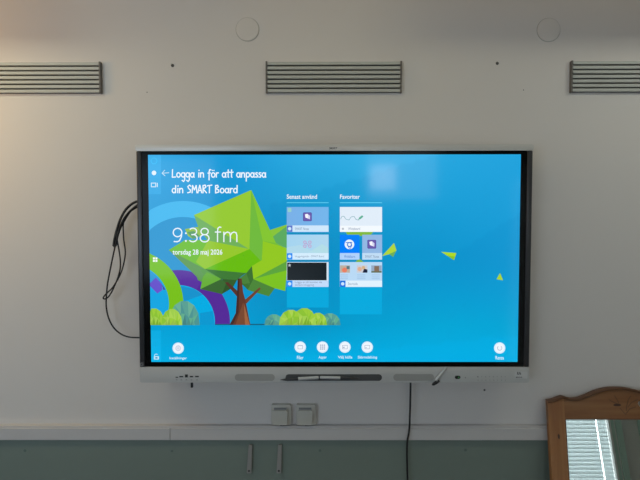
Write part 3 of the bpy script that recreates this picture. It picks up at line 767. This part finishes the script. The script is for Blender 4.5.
for k, (x0, x1) in enumerate(((340, 349.9), (356.6, 367.4), (371.2, 381.6))):
    t.rect(x0, 265.3, x1, 272.6, ((190, 176, 160), (206, 206, 214), (150, 170, 196))[k], 25)
    if k == 0: t.face(circ(344.5, 270, 2.6, 12), (232, 128, 100), 26); t.rect(346.5, 266, 349.6, 269, (90, 120, 130), 26)
    if k == 1: t.face([(362.5, 272.6), (364, 268.5), (367.4, 269.5), (367.4, 272.6)], (24, 32, 60), 26); t.face(circ(359.6, 269, 2.2, 12), (222, 176, 150), 26); t.face(circ(363.4, 267.6, 1.8, 12), (214, 180, 140), 26)
    if k == 2: t.rect(374.2, 266, 379, 272, (132, 110, 92), 26); t.rect(371.2, 271, 381.6, 272.6, (96, 110, 80), 26)
    for yy in (274.6, 276.6, 278.4): t.rect(x0+.4, yy, x1-2, yy+.5, (150, 184, 222), 26)
badge(t, 339.9, 280.5, (24, 116, 226)); small(t, 'Startsida', 348, 357.5, 283.6); t.build('app_tile', screen, 'tile with a row of three small pictures')
ep = Pic(); ep.rect(286.8, 287, 328.6, 307.5, (4, 168, 220), 3); ep.rect(339.8, 287, 382, 314.3, (4, 170, 222), 3); ep.build('empty_panel', screen)

# ---- round menu buttons
for (x, y, txt, a, c) in ((178.4, 348.0, 'Inställningar', 169.8, 187), (300.3, 346.9, 'Filer', 297, 303.4), (322.5, 346.9, 'Appar', 318.6, 326.6), (344.9, 346.9, 'Välj källa', 338, 352.3), (367.2, 346.9, 'Skärmdelning', 357.8, 377), (499.4, 347.8, 'Rensa', 495.2, 503.6)):
    p = Pic(); p.disc(x, y, 5.7, (214, 238, 252), 24, 32); p.disc(x, y, 4.7, (238, 246, 254), 25, 28); ic = (172, 184, 208)
    if txt == 'Inställningar':
        p.disc(x, y, 2.9, (206, 214, 232), 26); p.ring(x, y, 1.0, 1.8, (226, 232, 244), 27, n=40)
    elif txt == 'Filer': p.face(rrect(x-2.6, x+2.6, y-1.9, y+2.0, .4), ic, 26); p.face(rrect(x-2.1, x+2.1, y-1.2, y+1.5, .3), (238, 246, 254), 27)
    elif txt == 'Appar':
        for i in (-1, 0, 1):
            for j in (-1, 0, 1): p.rect(x+i*1.9-.7, y+j*1.9-.7, x+i*1.9+.7, y+j*1.9+.7, ic, 26)
    elif txt == 'Rensa':
        p.ring(x, y, 1.9, 2.5, ic, 26, a0=-60, a1=230, n=50)
    else:
        p.face(rrect(x-2.7, x+2.7, y-2, y+2, .5), ic, 26); p.face(rrect(x-2.2, x+2.2, y-1.5, y+1.5, .3), (238, 246, 254), 27)
        p.rect(x-2 if txt[0] == 'V' else x-2.2, y-.4 if txt[0] == 'V' else y+.3, x-.3, y+.9, ic, 28)
    yb = 358.6 if x not in (499.4,) else 358.9
    p.text(txt, a, c, 355.6 if x > 200 else 356.6, yb+.5 if x > 200 else yb+1.2, (220, 242, 255), 26, 0.012)
    p.build('menu_button', screen)

# ------------------------------------------------------------ pens
def pen(p0, p1, label, grip_at_start, rad=0.0062):
    """p0 -> p1 ; grip and nib at p0 side when grip_at_start"""
    a, b_ = (Vector(p0), Vector(p1)) if grip_at_start else (Vector(p1), Vector(p0))
    d = b_-a; Ln = d.length; d.normalize()
    t = thing('stylus_pen', label, 'pen', (a+b_)/2, 'pens of the display'); bpy.context.view_layer.update()
    mk('nib', M_pendark, t, lambda b: lathe(b, a, d, [(0, 0.0012), (Ln*0.05, 0.0022), (Ln*0.14, rad*0.75)], 14), True)
    mk('grip', M_pendark, t, lambda b: lathe(b, a, d, [(Ln*0.14, rad*0.8), (Ln*0.18, rad*0.95), (Ln*0.47, rad)], 16), True)
    mk('barrel', M_pen, t, lambda b: lathe(b, a, d, [(Ln*0.47, rad*1.02), (Ln*0.96, rad*1.02), (Ln, rad*0.8)], 16), True)
yp = -0.1135
pen(at(280.3, 379.9, yp), at(318.6, 377.6, yp), 'dark-tipped silver pen lying in the tray, nib pointing left', True)
pen(at(320.0, 377.4, yp), at(358.3, 378.3, yp), 'dark-tipped silver pen lying in the tray, nib pointing right', False, 0.0055)
# pen stuck at a slant on the lower bezel
a, b_ = at(433.2, 383.6, -0.115), at(446.3, 367.6, -0.115)
t = thing('stylus_pen', 'slim grey pen held at a slant on the lower bezel, black head down', 'pen', (a+b_)/2, 'pens of the display'); bpy.context.view_layer.update()
d = (b_-a); Ln = d.length; d.normalize()
mk('barrel', M_pen, t, lambda b: lathe(b, a+d*Ln*0.2, d, [(0, 0.0062), (Ln*0.7, 0.0055), (Ln*0.8, 0.003)], 14), True)
hd0 = at(432.0, 385.0, -0.115); hd1 = at(439.3, 380.6, -0.115)
mk('head', M_black, t, lambda b: lathe(b, hd0, hd1-hd0, [(0, 0.002), (0.006, 0.0062), (0.022, 0.0064), ((hd1-hd0).length, 0.004)], 14), True)

# ------------------------------------------------------------ cables
def cable(name, paths, label, m=M_black):
    bm = bmesh.new()
    for pts, Ys, r in paths:
        n = len(pts); P = []
        for i, p in enumerate(pts):
            Y = Ys if not isinstance(Ys, (list, tuple)) else Ys[0]+(Ys[1]-Ys[0])*i/(n-1)
            P.append(at(p[0], p[1], Y))
        tube(bm, P, r)
    o = obj(name, bm, m, None, True, 80); tag(recenter(o), label, 'cable'); return o
cable('power_cable', [([(410.6, 379.5), (410.5, 390), (410.2, 405), (409.8, 418), (409.6, 425), (408.8, 433), (407.4, 441), (407.0, 450), (407.1, 464), (407.6, 482), (408, 520), (406, 560), (406, 610), (408, 650), (408, 678)], -0.042, 0.0040)],
      'thick black cable hanging straight down from the middle of the display')
cable('looped_cable', [([(144.6, 200.3), (139, 200.8), (132, 203.8), (125.5, 210), (120.3, 219.5), (116.8, 230), (114.6, 239), (113.6, 246)], [-0.065, -0.05], 0.0052),
                       ([(144.6, 202.5), (139, 204), (131, 210.5), (125, 219.5), (120, 229), (117.2, 238), (116.0, 245), (113.6, 246.3)], [-0.055, -0.05], 0.0042),
                       ([(144.6, 203), (136, 206), (127, 214), (121, 224), (117.5, 236), (114.3, 250), (110.5, 268), (107.5, 284), (106.3, 298), (106.4, 308), (109, 319), (114, 328), (121, 334), (129, 337), (138, 337.6), (144.6, 337.4)], [-0.062, -0.05], 0.0031),
                       ([(144.6, 204.5), (134, 209), (126, 215.5), (123.4, 224), (123.6, 238), (125.3, 252), (123.6, 264), (120, 275), (113, 287), (106, 294), (103.2, 298), (105.4, 298.8), (109.5, 295.5), (115, 285), (119.5, 272), (120.4, 262), (119, 250), (117.2, 240), (116.6, 232), (119, 222)], [-0.048, -0.056], 0.0029)],
      'black cable folded over and hanging in long loops left of the display')

# ------------------------------------------------------------ pine mirror leaning at the right
LEAN = R(9.6)
E0 = at(547.6, 400.7, -0.04)          # upper left front corner
ax_z = Vector((0, math.sin(LEAN), math.cos(LEAN))); nrm = Vector((0, -math.cos(LEAN), math.sin(LEAN)))
def onm(px, py):
    """a traced point -> (x, height) in the mirror's own plane"""
    d = FW + RT*((px-320)/F) + UPV*((240-py)/F)
    t_ = (E0-CAM).dot(nrm)/d.dot(nrm); p = CAM+d*t_ - E0
    return p.x, p.dot(ax_z)
HB = (E0.z-FZ)/math.cos(LEAN)              # length of the frame down to the floor
TOP = [(547.6, 400.7), (550, 400.6), (554, 399.7), (558, 398.2), (561, 397.1), (563.3, 396.7), (566, 397.6), (569.5, 398.6), (574, 399), (579, 398.5), (584, 396.8), (590, 394.2), (596, 391.7), (602, 389.8), (608, 388.6), (614, 388.1), (620, 388), (626, 388.4), (632, 389.4), (638, 390.9), (642.5, 392.2)]
prof = [onm(*p) for p in TOP]; CXm = prof[-1][0]
prof_full = prof+[(2*CXm-x, z) for x, z in prof[-2::-1]]
gx, gz = onm(565.3, 419.0); sx1 = gx; WM = 2*CXm
mir = thing('leaning_mirror', 'large pine-framed mirror with a curved carved top leaning on the wall at the right', 'mirror', (E0.x+CXm, E0.y-HB*math.sin(LEAN), FZ))
base = Matrix.Translation(E0) @ Matrix((Vector((1, 0, 0)), -nrm, ax_z)).transposed().to_4x4()   # local x right, y into the wall, z up the frame
bpy.context.view_layer.update()
def mpart(name, m, fn, smooth=False, parent=None):
    bm = bmesh.new(); fn(bm)
    o = obj(name, bm, m, None, smooth)
    o.parent = parent or mir
    if parent: pass
    else: o.matrix_parent_inverse = mir.matrix_basis.inverted(); o.matrix_basis = base
    return o
def top_at(x):
    P = prof_full
    for i in range(len(P)-1):
        if P[i][0] <= x <= P[i+1][0]: return P[i][1]+(P[i+1][1]-P[i][1])*(x-P[i][0])/(P[i+1][0]-P[i][0])
    return P[-1][1]
def stile(b, flip):
    pts = [(x, z) for x, z in prof if x < sx1-0.003]+[(sx1-0.001, top_at(sx1))]
    pts = [(0, -HB)]+pts+[(sx1-0.001, -HB)]
    if flip: pts = [(WM-x, z) for x, z in pts]
    prism(b, pts, 0.0, 0.020, 0.0)
mpart('stile', M_woodv, lambda b: stile(b, False)); mpart('stile', M_woodv, lambda b: stile(b, True))
# top rail with a heart-shaped hole
hx, hz = CXm, onm(642.5, 405)[1]
def heart(n=28, s=0.021):
    o = []
    for i in range(n):
        t_ = 2*math.pi*i/n; o.append((hx+s*0.0625*16*math.sin(t_)**3, hz+s*0.0625*(13*math.cos(t_)-5*math.cos(2*t_)-2*math.cos(3*t_)-math.cos(4*t_))))
    return o
def rail(b):
    h = heart(); n = len(h)                     # h[0] is the top notch, going clockwise
    outer = [(x, z) for x, z in prof_full if sx1+0.001 < x < WM-sx1-0.001]
    left = [(sx1, gz), (sx1, top_at(sx1))]+[p for p in outer if p[0] < CXm-1e-6]+[(CXm, prof[-1][1])]
    lpoly = left+[h[0]]+[h[i] for i in range(n-1, n//2-1, -1)]+[(CXm, gz)]
    rpoly = [(2*CXm-x, z) for x, z in lpoly]
    for P in (lpoly, rpoly): prism(b, P, 0.002, 0.020)
    bmesh.ops.remove_doubles(b, verts=b.verts[:], dist=1e-5)
    bad = [f for f in b.faces if all(abs(v.co.x-CXm) < 1e-5 for v in f.verts)]
    bmesh.ops.delete(b, geom=bad, context='FACES_ONLY')
mpart('top_rail', M_woodh, rail)
def crown(b):
    """moulded lip that follows the curved top"""
    P = prof_full; prev = None; sec = [(0.000, -0.004), (-0.006, -0.007), (-0.007, 0.000), (0.000, 0.006), (0.026, 0.006), (0.026, 0.0)]
    sec = [(-0.004, -0.007), (-0.007, -0.004), (-0.006, 0.001), (-0.002, 0.003), (0.021, 0.003), (0.021, -0.001), (0.0, -0.0025)]
    Q = [Vector((p.x, p.z)) for p in smooth_path([(x, 0, z) for x, z in P], 3)]
    for i, p in enumerate(Q):
        tn = (Q[min(i+1, len(Q)-1)]-Q[max(i-1, 0)]).normalized(); nn = Vector((-tn.y, tn.x))
        ring = [b.verts.new((p.x+nn.x*h, y, p.y+nn.y*h)) for y, h in sec]
        if prev:
            for j in range(len(sec)): b.faces.new((prev[j], prev[(j+1) % len(sec)], ring[(j+1) % len(sec)], ring[j]))
        else: b.faces.new(ring[::-1])
        prev = ring
    b.faces.new(prev)
mpart('crown_moulding', M_wooddark, crown, True)
mpart('bottom_rail', M_woodh, lambda b: bx(b, sx1, WM-sx1, 0.002, 0.024, -HB, -HB+0.12, 0.002))
mpart('mirror_glass', M_mirror, lambda b: bx(b, sx1-0.006, WM-sx1+0.006, 0.008, 0.012, -HB+0.11, gz+0.006))
mpart('backing_board', M_wooddark, lambda b: (bx(b, sx1-0.01, WM-sx1+0.01, 0.0125, 0.016, -HB+0.11, gz+0.005),))
def inset(b):
    bx(b, sx1-0.0005, sx1+0.003, 0.001, 0.009, -HB+0.12, gz-0.0005); bx(b, sx1, WM-sx1, 0.001, 0.009, gz-0.003, gz+0.0005)
    bx(b, WM-sx1-0.003, WM-sx1+0.0005, 0.001, 0.009, -HB+0.12, gz-0.0005)
mpart('inner_bead', M_wooddark, inset)
def spot(px, py, rx, rz):
    c = onm(px, py)
    def f(b):
        pts = [(c[0]+rx*(1+0.12*math.sin(3*a))*math.cos(a), c[1]+rz*(1+0.15*math.cos(2*a+1))*math.sin(a)) for a in [2*math.pi*i/20 for i in range(20)]]
        prism(b, pts, -0.0004, 0.003)
    return f
mpart('knot', M_knot, lambda b: prism(b, [(onm(617.5, 405.3)[0]+0.0155*math.cos(a), onm(617.5, 405.3)[1]+(0.0065 if math.sin(a) > 0 else 0.004)*math.sin(a)) for a in [2*math.pi*i/20 for i in range(20)]], 0.0014, 0.004))
mpart('knot', M_knot, spot(558.8, 436.5, 0.0042, 0.0105))
def carv(b):
    for pts in ([(609, 399.5), (613, 402), (617, 403.5)], [(614.5, 395.5), (617.5, 400), (619, 403)], [(620, 408), (624, 412.5), (626.5, 415)], [(631, 396), (628.5, 400), (627, 406), (626.5, 411)], [(636, 407), (630, 409), (626.5, 413.5)], [(638, 399.5), (632, 402.5), (628, 407)]):
        L_ = [onm(*p) for p in pts]
        for i in range(len(L_)-1):
            (x0, z0), (x1, z1) = L_[i], L_[i+1]; d_ = math.hypot(x1-x0, z1-z0); ux, uz = (x1-x0)/d_*0.0012, (z1-z0)/d_*0.0012
            prism(b, [(x0-uz, z0+ux), (x0+uz, z0-ux), (x1+uz, z1-ux), (x1-uz, z1+ux)], 0.0014, 0.004)
mpart('carved_sprig', M_wooddark, carv)  # raised dark strips; shade of the carved grooves is put into their colour
